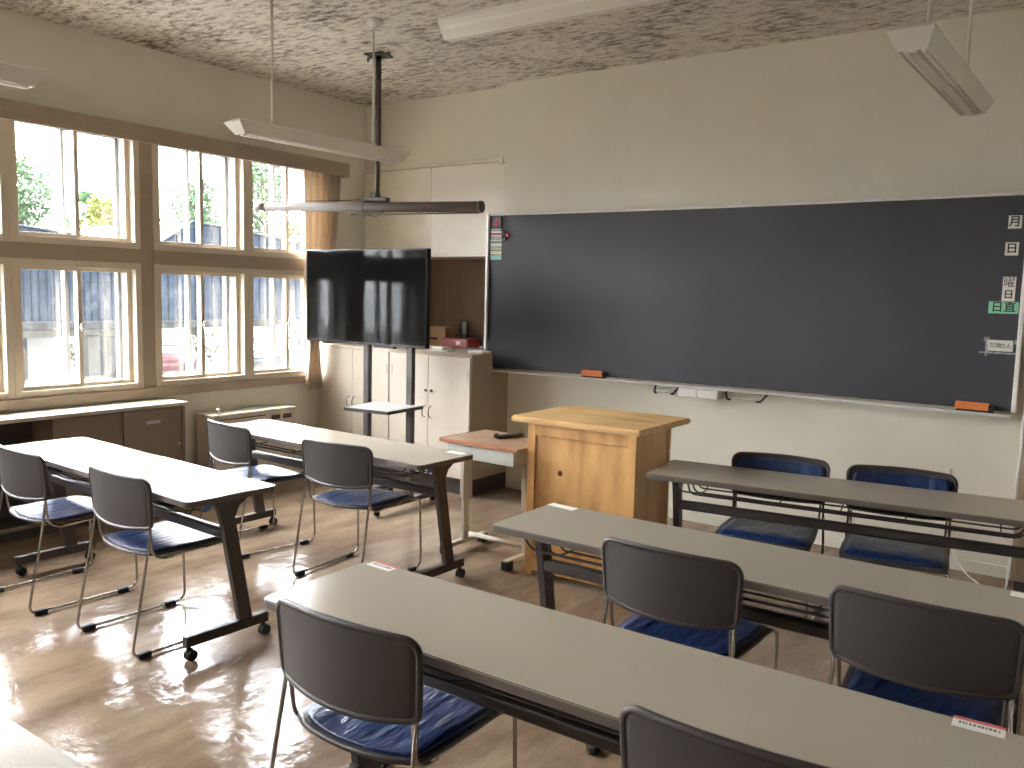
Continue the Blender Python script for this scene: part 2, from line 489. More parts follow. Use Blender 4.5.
# lockers ---------------------------------------------------------------------
def locker(x0, x1, label, lockp, side):
    t = thing('steel_locker', label, 'locker', (x0, -.49, 0), 0, None)
    W = x1-x0
    bm = BM()
    if lockp:      # cut away at the rear right where the blackboard end passes
        prism(bm, [(0, .012), (W, .012), (W, .488), (0, .488)], 'z', .13, .94)
        prism(bm, [(0, .012), (W, .012), (W, .27), (.68, .27), (.68, .488), (0, .488)], 'z', .94, 1.085)
        prism(bm, [(0, 0), (W, 0), (W, .27), (.68, .27), (.68, .488), (0, .488)], 'z', 1.085, 1.105)
    else:
        box(bm, 0, W, .012, .488, .13, 1.085, .002); box(bm, -0.0, W, 0, .488, 1.085, 1.105, .003)
    obj('body', bm, side, t)
    bm = BM(); box(bm, .0, W-.0, .045, .488, 0, .13); obj('plinth', bm, M['trim_dark'], t)
    for k in (0, 1):
        bm = BM(); a, b = (.006, W/2-.002) if k == 0 else (W/2+.002, W-.006)
        box(bm, a, b, -.008, .012, .135, 1.08, .003)
        d = obj('door', bm, M['locker'], t)
        hx = W/2 + (-.032 if k == 0 else .032)
        bm = BM(); tube(bm, fillet([(hx, -.008, .585), (hx, -.04, .60), (hx, -.04, .665), (hx, -.008, .68)], .02), .005, 8)
        obj('handle', bm, M['chrome'], d)
        ex = .03 if k == 0 else W-.03
        for zz in (.94, .26):
            bm = BM(); box(bm, ex-.006, ex+.006, -.012, -.006, zz-.04, zz+.04, .002); obj('hinge', bm, M['steel'], d)
    if lockp:
        bm = BM(); lathe(bm, [(.012, -.008), (.012, -.016), (.008, -.02)], (W/2+.035, 0, .80), 12, 'y'); obj('lock', bm, M['bracket'], t)
        bm = BM(); box(bm, W/2-.035, W/2-.012, -.016, -.008, .79, .81, .002); obj('catch', bm, M['bracket'], t)
    return t
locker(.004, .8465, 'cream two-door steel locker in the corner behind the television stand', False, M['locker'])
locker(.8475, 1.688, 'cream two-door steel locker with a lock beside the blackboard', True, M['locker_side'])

# things in the niche above the lockers
bm = BM(); box(bm, -.13, .13, -.09, .09, 0, .16, .003); box(bm, -.10, .04, -.0915, -.09, .05, .07, mi=1)
o = obj('cardboard_box', bm, [M['cardboard'], M['ink']]); o.location = (.74, .28, 1.105)
tag(o, 'brown cardboard box in the dark niche beside the television', 'box')
t = thing('picture_frame', 'small black frame leaning at the back of the dark niche', 'frame', (.84, .50, 1.105))
t.scale = (.7, 1, .8)
bm = BM()
for a in ((-.05, .05, 0, .012), (-.05, .05, .20, .212), (-.05, -.038, 0, .212), (.038, .05, 0, .212)): box(bm, a[0], a[1], -.012, 0, a[2]+.06, a[3]+.06, .001)
box(bm, -.03, .03, -.012, 0, 0, .06); obj('frame', bm, M['black'], t)
bm = BM(); box(bm, -.038, .038, -.006, -.002, .07, .262); obj('print', bm, M['grey_card'], t)
t = thing('first_aid_case', 'dark red case with a pale badge in the niche', 'case', (1.10, .12, 1.105), -.1)
bm = BM(); box(bm, -.15, .15, -.08, .08, 0, .085, .012, 3); obj('shell', bm, M['dark_red'], t)
bm = BM(); box(bm, .02, .07, -.083, -.079, .03, .06, .002); obj('badge', bm, M['paper'], t)
bm = BM(); tube(bm, fillet([(-.06, -.0, .083), (-.06, 0, .11), (.06, 0, .11), (.06, 0, .083)], .02), .006, 8); obj('handle', bm, M['black'], t)
for k, (x, y, z, sx, sy, r, lab, nm, cat) in enumerate([
        (1.27, -.33, 1.105, .085, .055, .2, 'thin white booklet, the lowest of the pair stacked on the locker', 'booklet', 'booklet'),
        (1.265, -.33, 1.122, .07, .05, -.25, 'white notepad resting on top of the booklet on the locker', 'notepad', 'notepad')]):
    bm = BM(); box(bm, -sx, sx, -sy, sy, 0, .016, .002)
    o = obj(nm, bm, M['paper']); o.location = (x, y, z); o.rotation_euler = (0, 0, r); tag(o, lab, cat)
bm = BM(); box(bm, -.07, .07, -.06, .06, 0, .018, .002); o = obj('paper_stack', bm, M['paper']); o.location = (1.59, -.26, 1.106); tag(o, 'flat white sheets at the right end of the locker beside the blackboard', 'paper')
bm = BM(); box(bm, -.11, .11, -.05, .05, 0, .02, .004); o = obj('tray', bm, M['screen_case']); o.location = (1.45, -.10, 1.106); o.rotation_euler = (0, 0, .1); tag(o, 'low grey tray on the locker behind the white booklet', 'tray')

# ------------------------------------------------------------------ blackboard
BX0, BX1, BZ0, BZ1 = 1.555, 5.235, .985, 2.19
def by(x):      # slight concave curve: the ends stand further off the wall
    u = (x-(BX0+BX1)/2)/((BX1-BX0)/2)
    return -.055-.075*u*u
t = thing('blackboard', 'wide dark slate blackboard with a pale aluminium frame on the front wall', 'blackboard', (0, 0, 0))
bm = BM(); N = 40
xs = [BX0+(BX1-BX0)*k/N for k in range(N+1)]
V = [[bm.verts.new((x, by(x)+dy, z)) for z in (BZ0, BZ1)] for dy in (0, .02) for x in xs]
for s in (0, 1):
    for k in range(N):
        a, b = V[s*(N+1)+k], V[s*(N+1)+k+1]
        f = bm.faces.new((a[0], b[0], b[1], a[1])); f.smooth = True
obj('slate', bm, M['board'], t)
bm = BM(); fr = .022
for z in (BZ1, ):
    tube(bm, [(x, by(x)-.004, z) for x in xs], fr*.62, 4, up=(0, .7, .7))
box(bm, BX0-.012, BX0+.012, by(BX0)-.018, -.001, BZ0, BZ1+.014, .003)
box(bm, BX1-.012, BX1+.012, by(BX1)-.018, -.001, BZ0, BZ1+.014, .003)
obj('frame', bm, M['alu'], t)
bm = BM()   # chalk tray following the curve
prof = [(0, 0), (-.062, -.004), (-.068, .010), (-.064, .010), (-.058, .002), (0, .008)]
R_ = []
for x in [BX0-.03]+xs[1:-1]+[BX1-.01]:
    R_.append([bm.verts.new((x, by(min(max(x, BX0), BX1))+p[0]-.0, BZ0-.022+p[1]*1.1+.0)) for p in prof])
for a, b in zip(R_, R_[1:]):
    for k in range(6): bm.faces.new((a[k], a[(k+1) % 6], b[(k+1) % 6], b[k]))
bm.faces.new(R_[0]); bm.faces.new(R_[-1])
obj('chalk_tray', bm, M['alu'], t)
bm = BM(); box(bm, BX0, BX1, -.052, -.002, BZ0+.01, BZ0+.05); box(bm, BX0+.0, BX1, -.052, -.002, BZ1-.05, BZ1-.01); obj('wall_batten', bm, M['steel'], t)
bm = BM(); box(bm, 3.56, 3.59, by(3.57)-.012, by(3.57)+.012, BZ1+.008, BZ1+.03, .002); obj('clip', bm, M['alu'], t)

def eraser(x, label):
    y = by(x)-.036; r = math.atan((by(x+.05)-by(x-.05))/.1)
    t = thing('board_eraser', label, 'eraser', (x, y, BZ0-.018), r)
    bm = BM(); prism(bm, [(-.026, .016), (.026, .016), (.016, .058), (-.016, .058)], 'x', -.095, .08, bev=.004); obj('orange_block', bm, M['orange'], t)
    bm = BM(); box(bm, -.088, .088, -.024, .024, 0, .018, .004); box(bm, .075, .10, -.022, .022, .004, .050, .005); obj('felt', bm, M['black'], t)
eraser(2.535, 'orange and black eraser on the chalk tray above the podium')
eraser(5.04, 'orange and black eraser at the right end of the chalk tray')

# paper holder and wire racks under the tray
t = thing('chalk_box', 'white two-compartment box fixed under the chalk tray', 'box', (3.36, 0, 0))
bm = BM(); box(bm, -.15, -.012, -.11, 0, .895, .955, .004); box(bm, .012, .14, -.11, 0, .895, .955, .004); box(bm, -.02, .02, -.105, -.003, .90, .952)
obj('body', bm, M['white'], t)
def rack(x0, x1, label):
    t = thing('wire_rack', label, 'rack', ((x0+x1)/2, 0, .955)); h = (x1-x0)/2
    for s in (-1, 1):
        bm = BM(); tube(bm, fillet([(s*h, -.0, 0), (s*h*.98, -.05, -.005), (s*h*.8, -.10, -.05), (s*h*.6, -.10, -.05)], .02), .0075, 8)
        obj('bracket', bm, M['black'], t)
    bm = BM()
    for k in range(3): tube(bm, [(-h*.8, -.05-.025*k, -.01-.018*k), (h*.8, -.05-.025*k, -.01-.018*k)], .0025, 6)
    obj('wire', bm, M['steel'], t)
rack(3.01, 3.19, 'short black-ended wire rack left of the white box under the tray')
rack(3.53, 3.82, 'long black-ended wire rack right of the white box under the tray')

# cards on the board
def card(name, x, z, w, h, m, label, txts=(), tilt=0, cat='card', group=None):
    r = math.atan((by(x+.05)-by(x-.05))/.1)
    t = thing(name, label, cat, (x, by(x)-.001, z), r, group)
    bm = BM(); box(bm, -w/2, w/2, -.0035, 0, -h/2, h/2, .001); c = obj('sheet', bm, m, t); c.rotation_euler = (0, tilt, 0)
    for s, sz, dx, dz, mm, b_ in txts:
        text_mesh('lettering', s, sz, M[mm], t, (dx, -.0042, dz), (PI/2, 0, 0), 1, b_)
    return t
card('month_card', 5.165, 2.036, .066, .072, M['paper'], 'white magnet card with the character for month, topmost on the blackboard right side', [('月', .062, 0, 0, 'ink', .0012)])
card('day_card', 5.160, 1.889, .066, .072, M['paper'], 'white magnet card with one boxed character, second from the top on the blackboard', [('日', .060, 0, 0, 'ink', .0012)])
card('weekday_card', 5.162, 1.668, .064, .135, M['paper'], 'tall white magnet card with two stacked characters above the green card', [('曜', .06, 0, .034, 'ink', 0), ('日', .052, 0, -.032, 'ink', .001)])
card('duty_card', 5.143, 1.565, .148, .066, M['green_card'], 'green magnet card with two black characters under the weekday card', [('日直', .062, 0, 0, 'ink', .001)])
t = card('name_card', 5.143, 1.352, .125, .062, M['paper'], 'white taped paper with small handwriting, lowest note on the blackboard right side', [('欠席', .030, -.026, 0, 'ink', .0002), ('の人', .030, .026, -.002, 'ink', .0002)])
bm = BM()
for (a, b, c, d) in ((-.105, .10, -.046, -.036), (-.085, -.055, .022, .046), (-.075, -.06, -.06, .04), (.068, .09, .012, .038)):
    box(bm, a, b, -.0016, -.0004, c, d)
o = obj('chalk_smudge', bm, mat('chalk_dust', (.35, .36, .35), .9, var=.6, vscale=40), t); o['label'] = 'rubbed white chalk marks round the note'
# left stack of magnet strips
zt = 2.115
t = thing('red_magnet_sign', 'dark card with red lettering in the top left corner of the blackboard', 'magnet sign', (1.638, by(1.638)-.001, 2.128))
bm = BM(); box(bm, -.040, .045, -.012, 0, -.040, .040, .003); obj('plate', bm, M['black'], t)
for dz in (.018, -.016):
    bm = BM(); box(bm, -.026, .028, -.0145, -.012, dz-.009, dz+.009, .001); box(bm, -.012 if dz > 0 else .0, .004 if dz > 0 else .012, -.0145, -.012, -.036, .034, .001); obj('red_mark', bm, M['red'], t)
zz = 2.078; ks = [('grey_card', .013), ('paper', .020), ('red', .006), ('paper', .013), ('grey_card', .016), ('paper', .012), ('teal_card', .010), ('yellow_card', .028), ('grey_card', .026), ('yellow_card', .030), ('teal_card', .038)]
names_ = {'grey_card': 'grey-green', 'paper': 'white', 'red': 'thin red', 'teal_card': 'pale teal', 'yellow_card': 'pale yellow'}
ordn = ['first', 'second', 'third', 'fourth', 'fifth', 'sixth', 'seventh', 'eighth', 'ninth', 'tenth', 'lowest']
random.seed(3)
for k, (mn, h) in enumerate(ks):
    bm = BM(); w = .052+random.uniform(-.003, .004); box(bm, -w, w, -.006, 0, -h+.002, 0, .001)
    o = obj('magnet_strip', bm, M[mn]); x = 1.632; o.location = (x, by(x)-.001, zz); o.rotation_euler = (0, random.uniform(-.02, .02), math.atan((by(x+.05)-by(x-.05))/.1))
    tag(o, '%s magnet strip, %s of the stack down the blackboard left edge' % (names_[mn], ordn[k]), 'magnet strip', 'magnet strips stacked on the blackboard left edge')
    zz -= h+.003
for k, (x, z, mn, lab) in enumerate([(1.735, 2.03, 'red', 'round red magnet right of the magnet strips'), (1.705, 2.045, 'black', 'round black magnet touching the red magnet, upper side'), (1.71, 2.005, 'black', 'round black magnet just below the red magnet')]):
    bm = BM(); lathe(bm, [(.018, 0), (.018, -.008), (.012, -.012)], (0, 0, 0), 14, 'y')
    o = obj('round_magnet', bm, M[mn]); o.location = (x, by(x)-.001, z); tag(o, lab, 'magnet', 'round magnets')

# ------------------------------------------------------------------ right cabinet and cable
t = thing('side_cabinet', 'tall tan cabinet standing against the front wall right of the blackboard', 'cabinet', (5.30, -.35, 0))
bm = BM(); box(bm, 0, .85, .0, .345, .09, 2.0, .003); obj('body', bm, M['cab_right'], t)
bm = BM(); box(bm, .02, .83, .03, .345, 0, .09); obj('plinth', bm, M['trim_dark'], t)
for a, b in ((.025, .42), (.43, .825)):
    bm = BM(); box(bm, a, b, -.014, .0, .12, 1.97, .003); d = obj('door', bm, M['cab_right'], t)
    bm = BM(); hx = b-.03 if a < .1 else a+.03; tube(bm, fillet([(hx, -.014, .95), (hx, -.045, .96), (hx, -.045, 1.06), (hx, -.014, 1.07)], .01), .005, 8); obj('handle', bm, M['steel'], d)
bm = BM()
pts = [(5.315, -.375, 1.25), (5.308, -.378, 1.05), (5.298, -.375, .95), (5.305, -.375, .8), (5.292, -.378, .62), (5.30, -.375, .45), (5.295, -.375, .2), (5.29, -.375, .05), (5.27, -.40, .008), (5.23, -.43, .007)]
tube(bm, fillet(pts, .08, 4), .0055, 8); tag(obj('cable', bm, M['white']), 'white cable hanging down the left edge of the tan cabinet', 'cable')
bm = BM()
pts = [(4.93, -.006, .60), (4.92, -.008, .42), (4.93, -.012, .22), (4.98, -.03, .10), (5.06, -.10, .008), (5.14, -.22, .007), (5.17, -.33, .007)]
tube(bm, fillet(pts, .08, 4), .004, 8); tag(obj('cable', bm, M['white']), 'thin white cord hanging on the wall behind the farthest right chair', 'cable')

# ------------------------------------------------------------------ television on its stand
t = thing('television', 'large black flat television on the two-post stand', 'television', (1.115, -1.045, 1.175))
bm = BM(); box(bm, -.612, .612, -.022, .022, 0, .70, .006); obj('casing', bm, M['tv_body'], t)
bm = BM(); box(bm, -.602, .602, -.0245, -.022, .018, .69, .0); obj('screen', bm, M['tv_screen'], t)
bm = BM(); box(bm, .10, .30, -.015, .02, -.018, 0, .003); obj('sensor_bar', bm, M['tv_body'], t)
t = thing('television_stand', 'dark two-post floor stand carrying the television and a pale shelf', 'stand', (1.315, -1.0, 0))
for s in (-1, 1):
    bm = BM(); box(bm, s*.215-.027, s*.215+.027, -.02, .02, .05, 1.60, .004); obj('post', bm, M['pole'], t)
    bm = BM(); box(bm, s*.215-.025, s*.215+.025, -.38, .30, .04, .075, .004); f = obj('foot', bm, M['pole'], t)
    for yy in (-.34, .26):
        bm = BM(); lathe(bm, [(.02, -.012), (.02, .012)], (s*.215, yy, .02), 14, 'x'); obj('castor', bm, M['rubber'], f)
bm = BM(); box(bm, -.30, .30, -.022, .02, 1.45, 1.50, .003); obj('cross_bar', bm, M['pole'], t)
bm = BM(); box(bm, -.215, .215, -.015, .015, .25, .29, .003); obj('cross_bar', bm, M['pole'], t)
bm = BM(); prism(bm, [(-.015, -.43), (.355, -.386), (.32, .015), (-.10, -.02)], 'z', .742, .758, bev=.003); sh = obj('shelf', bm, M['glassy_white'], t)
sh.rotation_euler = (0, 0, .0)
bm = BM(); prism(bm, [(-.018, -.434), (.359, -.389), (.323, .018), (.318, .014), (.351, -.384), (-.016, -.428)], 'z', .735, .757); obj('shelf_edge', bm, M['pole'], sh)

# ------------------------------------------------------------------ screen tube hung from the ceiling
t = thing('projector_screen', 'rolled grey projector screen tube hung on a ceiling pole near the windows', 'projector screen', (1.308, -1.155, 2.164), .225)
bm = BM(); tube(bm, [(-1.03, 0, .012), (-.93, 0, .011)], .026, 14, mi=0); tube(bm, [(-.93, 0, .011), (.81, 0, -.014)], [.030, .038], 16)
obj('case', bm, M['screen_case'], t)
bm = BM(); box(bm, -.19, .81, -.012, .012, -.058, -.050, .002); obj('pull_bar', bm, M['bracket'], t)
bm = BM(); box(bm, .77, .795, -.014, .014, -.050, -.030, .002); obj('red_clip', bm, M['red'], t)
bm = BM(); lathe(bm, [(.039, .81), (.041, .815), (.041, .835), (.037, .84)], (0, 0, -.0135), 16, 'x'); obj('end_cap', bm, M['pole'], t)
bm = BM(); box(bm, -.09, .11, -.03, .03, .034, .062, .004); box(bm, -.02, .02, -.02, .05, .05, .10, .004); obj('hanger', bm, M['bracket'], t)
bm = BM(); tube(bm, [(0, .04, .07), (0, .04, H-2.164)], .016, 12); tube(bm, [(0, .04, .35), (0, .04, H-2.164)], .021, 12)
for zz in (.92, .86): tube(bm, [(.0, .02, zz), (.04, .02, zz)], .006, 8)
obj('pole', bm, M['bracket'], t)
bm = BM(); box(bm, -.075, .075, -.035, .115, H-2.164-.012, H-2.164-.0005, .003)
for a in (-.11, .11): tube(bm, [(a, .04-a*.4, H-2.164-.03), (a, .04-a*.4, H-2.164-.001)], .008, 8); tube(bm, [(0, .04, H-2.164-.008), (a, .04-a*.4, H-2.164-.008)], .008, 6)
obj('ceiling_plate', bm, M['bracket'], t)
bm = BM(); tube(bm, [(-.98, .03, .055), (-.4, .03, .05), (.0, .03, .055)], .003, 6); tube(bm, fillet([(-.06, -.03, .05), (-.08, -.05, 0), (-.06, -.03, -.06), (.03, -.0, -.07), (.06, .03, -.03)], .03), .003, 6)
obj('cord', bm, M['black'], t)

# ------------------------------------------------------------------ ceiling lights
def hung_light(loc, rz, label, L=1.25):
    t = thing('ceiling_light', label, 'light', loc, rz, 'hanging fluorescent lights')
    # boat-shaped housing: slanted on all sides, z=0 at its flat underside
    def ring(bm, hx, hy, z): return [bm.verts.new((sx*hx, sy*hy, z)) for sx, sy in ((-1, -1), (1, -1), (1, 1), (-1, 1))]
    bm = BM()
    rs = [ring(bm, .040, L/2-.055, .008), ring(bm, .040, L/2-.055, 0), ring(bm, .045, L/2-.050, 0), ring(bm, .072, L/2, .055), ring(bm, .072, L/2, .060), ring(bm, .030, L/2-.03, .078)]
    for p, q in zip(rs, rs[1:]):
        for k in range(4): bm.faces.new((p[k], p[(k+1) % 4], q[(k+1) % 4], q[k]))
    bm.faces.new(rs[0]); bm.faces.new(rs[-1])
    obj('housing', bm, M['lamp_body'], t)
    bm = BM(); prism(bm, [(-.018, .008), (-.012, -.006), (.012, -.006), (.018, .008)], 'y', -L/2+.06, L/2-.06); obj('centre_ridge', bm, M['lamp_body'], t)
    for s in (-1, 1):
        bm = BM(); tube(bm, [(s*.028, -L/2+.08, .004), (s*.028, L/2-.08, .004)], .008, 10); obj('lamp_tube', bm, M['tube'], t)
    for s in (-1, 1):
        bm = BM(); tube(bm, [(0, s*.37, .078), (0, s*.37, H-loc[2]-.004)], .0075, 8); lathe(bm, [(.014, .078), (.014, .092), (.008, .10)], (0, s*.37, 0), 12)
        q_ = obj('rod', bm, M['lamp_body'], t)
        bm = BM(); lathe(bm, [(.012, -.05), (.045, -.032), (.05, -.001)], (0, s*.37, H-loc[2]), 16); obj('ceiling_cup', bm, M['lamp_body'], q_)
    return t
hung_light((1.80, -2.07, 2.385), -.06, 'hanging white fluorescent light with two rods in front of the windows')
hung_light((1.84, -4.34, 2.385), 0, 'hanging fluorescent light cut by the left edge of the picture')
hung_light((5.065, -1.99, 2.385), -.03, 'hanging fluorescent light at the upper right, seen from below')
t = thing('blackboard_light', 'ceiling-mounted white light bar above the blackboard', 'light', (2.17, -1.43, H))
bm = BM(); prism(bm, [(-.09, 0), (.09, 0), (.085, -.025), (.035, -.11), (-.03, -.11), (-.085, -.02)], 'x', 0, 2.5, bev=.003); obj('housing', bm, M['lamp_body'], t)
bm = BM(); prism(bm, [(-.07, -.045), (-.028, -.112), (-.024, -.114), (-.066, -.046)], 'x', .03, 2.47); obj('lens', bm, M['tube'], t)

# ------------------------------------------------------------------ radiator and counter under the windows
t = thing('radiator_cover', 'low tan radiator cover with vent openings under the windows', 'radiator', (0, 0, 0))
bm = BM(); box(bm, .02, .25, -1.735, -.955, .60, .618, .003); box(bm, .03, .245, -1.73, -.96, .04, .60, .003); obj('casing', bm, M['counter_top'], t)
bm = BM()
for k in range(2): box(bm, .2455, .249, -1.20+.115*k, -1.115+.115*k, .535, .57)
box(bm, .2455, .249, -1.68, -1.26, .575, .583)
obj('vent', bm, M['trim_dark'], t)
bm = BM(); tube(bm, [(.20, -1.66, .618), (.20, -1.66, .64)], .012, 10); lathe(bm, [(.02, .64), (.018, .66), (.006, .665)], (.20, -1.66, 0), 12); obj('valve', bm, M['steel'], t)
bm = BM(); tube(bm, fillet([(.10, -1.74, .12), (.10, -1.80, .12), (.10, -1.80, .0)], .03), .017, 8); obj('pipe', bm, M['trim_dark'], t)

t = thing('low_cabinet', 'long low cabinet with sliding doors under the windows', 'cabinet', (0, 0, 0))
bm = BM(); box(bm, .001, .30, -6.4, -1.985, .73, .755, .003); obj('top', bm, M['counter_top'], t)
bm = BM(); box(bm, .0201, .024, -6.36, -2.93, .08, .73); box(bm, .024, .25, -6.35, -2.94, .0801, .083); obj('shade_lining', bm, M['trim_dark'], t)  # added dark sheets: shade inside the open shelves, put in as colour
bm = BM(); box(bm, .001, .02, -6.38, -2.0, .06, .73); box(bm, .02, .285, -2.02, -2.0, .06, .73); box(bm, .02, .285, -6.38, -6.36, .06, .73); box(bm, .02, .275, -6.36, -2.02, .06, .08)
for y in (-2.92, -3.86, -4.8): box(bm, .02, .285, y-.012, y+.012, .08, .73)
box(bm, .02, .26, -6.36, -2.93, .40, .418); obj('body', bm, M['counter_body'], t)
bm = BM(); box(bm, .02, .25, -6.36, -2.02, 0, .06); obj('plinth', bm, M['trim_dark'], t)
for a, b, x in ((-2.46, -2.025, .272), (-2.905, -2.43, .254), (-6.35, -5.6, .27)):
    bm = BM(); box(bm, x-.008, x+.008, a, b, .085, .722, .002); d = obj('sliding_door', bm, M['counter_body'], t)
    if x == .272:
        bm = BM(); box(bm, x+.008, x+.011, -2.30, -2.19, .622, .645, .002); obj('handle', bm, M['steel'], d)
        bm = BM(); lathe(bm, [(.010, 0), (.010, .006)], (x+.008, -2.05, .46), 12, 'x'); obj('lock', bm, M['steel'], d)

# ------------------------------------------------------------------ podium
t = thing('podium', 'wooden podium with knotty pine panels and an overhanging top', 'podium', (3.335, -1.42, 0), 0)
X0, X1, Y0, Y1 = -.305, .365, -.285, .14
bm = BM()
prism(bm, [(-.40, -.32), (.40, -.32), (.40, .32), (-.40, .32)], 'z', .868, .90, bev=.007)
obj('top', bm, M['podium_top'], t)
bm = BM()
for x in (X0, X1-.05):
    for y in (Y0, Y1-.03): box(bm, x, x+.05, y, y+.03, 0, .868, .003)
box(bm, X0+.05, X1-.05, Y0, Y0+.03, .80, .868, .003); box(bm, X0+.05, X1-.05, Y0, Y0+.03, .03, .10, .003)
obj('frame', bm, M['podium'], t)
bm = BM(); box(bm, X0+.05, X1-.05, Y0+.012, Y0+.022, .10, .80); p = obj('front_panel', bm, M['podium'], t)
bm = BM(); lathe(bm, [(.016, 0), (.012, -.002), (.003, -.003)], (-.095, Y0+.012, .605), 16, 'y'); obj('knot', bm, M['knot'], p)
for a in (X0+.014, X1-.014):
    bm = BM(); box(bm, a-.007, a+.007, Y0+.03, Y1-.03, .03, .868); obj('side_panel', bm, M['podium'], t)

# ------------------------------------------------------------------ side desk and remote
t = thing('side_desk', 'small school desk with a brown wooden top left of the podium', 'desk', (2.73, -1.545, 0), -.04)
bm = BM(); box(bm, -.29, .285, -.215, .215, .700, .716, .003); obj('top', bm, M['desk_wood'], t)
bm = BM(); box(bm, -.292, .287, -.219, -.214, .696, .718, .002); box(bm, -.294, -.289, -.215, .215, .696, .718, .002); obj('top_edging', bm, M['desk_wood_edge'], t)
bm = BM(); box(bm, -.24, .25, -.20, .19, .61, .70, .004); obj('drawer_box', bm, M['desk_paint'], t)
for s in (-1, 1):
    bm = BM(); x = s*.235-.035
    box(bm, x-.016, x+.016, -.03, .05, .32, .66, .004); box(bm, x-.012, x+.012, -.015, .03, .06, .34, .003)
    for k in range(6):
        tube(bm, [(x-.0175, .01, .36+.045*k), (x+.0175, .01, .36+.045*k)], .006, 8)
    l = obj('leg', bm, M['desk_leg_paint'], t)
    bm = BM(); box(bm, x-.018, x+.018, -.19, .20, .035, .062, .004); obj('foot_bar', bm, M['desk_leg_paint'], l)
    for y in (-.17, .18):
        bm = BM(); box(bm, x-.024, x+.024, y-.03, y+.03, 0.001, .055, .006); obj('foot_cap', bm, M['rubber'], l)
bm = BM(); tube(bm, [(-.225, .0, .10), (.225, .0, .10)], .015, 10); obj('stretcher', bm, M['desk_leg_paint'], t)
t = thing('remote_control', 'black handset lying on the small wooden desk', 'remote', (2.735, -1.46, .7165), 1.25)
t.scale = (.72, .9, .9)
bm = BM(); box(bm, -.13, .13, -.025, .025, 0, .022, .006, 3); lathe(bm, [(.012, -.155), (.018, -.14), (.018, -.125)], (0, 0, .02), 12, 'x'); obj('body', bm, M['black'], t)
bm = BM()
for k in range(6):
    for j in (-.011, .0, .011): box(bm, -.08+.03*k, -.065+.03*k, j-.004, j+.004, .022, .0245, .001)
obj('buttons', bm, M['screen_case'], t)

# ------------------------------------------------------------------ folding tables
def make_table(loc, rz, label, L=1.8, sx=1):
    D = .445
    t = thing('folding_table', label, 'table', loc, rz, 'long folding tables on castors')
    t.scale = (sx, 1, 1)
    bm = BM()
    r = .032; pl = []
    for cx, cy, a0 in ((r, r, PI), (L-r, r, -PI/2), (L-r, D-r, 0), (r, D-r, PI/2)):
        for k in range(5): a = a0+k*PI/8; pl.append((cx+r*math.cos(a), cy+r*math.sin(a)))
    prism(bm, pl, 'z', .673, .700, bev=.003)
    for f in bm.faces:
        f.material_index = 0 if f.normal.z > .9 else 1
    bmesh.ops.recalc_face_normals(bm, faces=bm.faces)
    for f in bm.faces: f.material_index = 0 if f.normal.z > .3 and f.calc_center_median().z > .69 else 1
    obj('tabletop', bm, [M['desk_top'], M['desk_edge']], t)
    for s in (0, 1):
        x = .10 if s == 0 else L-.07
        bm = BM()
        # slanted post, widening into the bracket under the top
        def sec(y0, y1, z): return [(x-.016, y0, z), (x+.016, y0, z), (x+.016, y1, z), (x-.016, y1, z)]
        secs = [sec(.285, .350, .085), sec(.195, .262, .58), sec(.18, .285, .63), sec(.15, .345, .668)]
        Vs = [[bm.verts.new(p) for p in q_] for q_ in secs]
        for a, b in zip(Vs, Vs[1:]):
            for k in range(4): bm.faces.new((a[k], a[(k+1) % 4], b[(k+1) % 4], b[k]))
        bm.faces.new(Vs[0]); bm.faces.new(Vs[-1])
        leg = obj('leg', bm, M['frame'], t, bevel=.003)
        bm = BM(); box(bm, x-.02, x+.02, .02, .43, .064, .110, .006, 3); fo = obj('foot_bar', bm, M['frame'], leg)
        for y in (.04, .41):
            bm = BM()
            for q_ in (-.012, .012): lathe(bm, [(.018, -.007), (.024, -.005), (.024, .005), (.018, .007)], (x+q_, y+.008, .024), 16, 'x')
            tube(bm, [(x, y, .045), (x, y, .067)], .010, 8); box(bm, x-.006, x+.006, y-.012, y+.018, .022, .052, .003)
            obj('castor', bm, M['rubber'], fo)
        bm = BM(); xx = x+(-.035 if s == 0 else .03); box(bm, xx-.006, xx+.006, .10, .13, .640, .668, .003)
        lv = obj('fold_lever', bm, M['blue_tag'], t); lv['label'] = 'blue fold lever'
    bm = BM(); box(bm, .115, L-.085, .205, .245, .488, .536, .012, 3); obj('beam', bm, M['frame'], t)
    bm = BM(); box(bm, .13, L-.10, .13, .16, .645, .672, .003); box(bm, .13, L-.10, .33, .36, .645, .672, .003); obj('top_rail', bm, M['frame'], t)
    bm = BM()   # wire shelf: U-shaped long rods with short cross rods
    for (y, z) in ((.04, .625), (.12, .598), (.20, .592), (.28, .598)):
        tube(bm, fillet([(.13 if y < .1 else .18, y, .672), (.17 if y < .1 else .20, y, z), (L-.17, y, z), (L-.13, y, .672)], .03), .0045, 8)
    for x in (.24, .62, .9, 1.18, 1.56): tube(bm, fillet([(x, .04, .625), (x, .12, .594), (x, .28, .594), (x, .34, .665)], .03), .0035, 6)
    obj('wire_shelf', bm, M['frame'], t)
    return t
T = {}
T['t5'] = make_table((3.725, -4.10, 0), .006, 'nearest full grey-beige folding table, in the foreground with two asset stickers', sx=1.045)
def table_copy(loc, rz, label, sx=1):
    c = copy_tree(T['t5']); c.location = loc; c.rotation_euler = (0, 0, rz); c.scale = (sx, 1, 1); c['label'] = label; return c
T['t4'] = table_copy((3.765, -3.055, 0), -.004, 'grey-beige folding table in the middle right row in front of the podium')
T['t3'] = table_copy((3.795, -1.79, 0), .112, 'folding table farthest right, between the podium and the blackboard wall')
T['t1'] = table_copy((.835, -3.495, 0), -.05, 'folding table at the left with white window glare, nearer of the two')
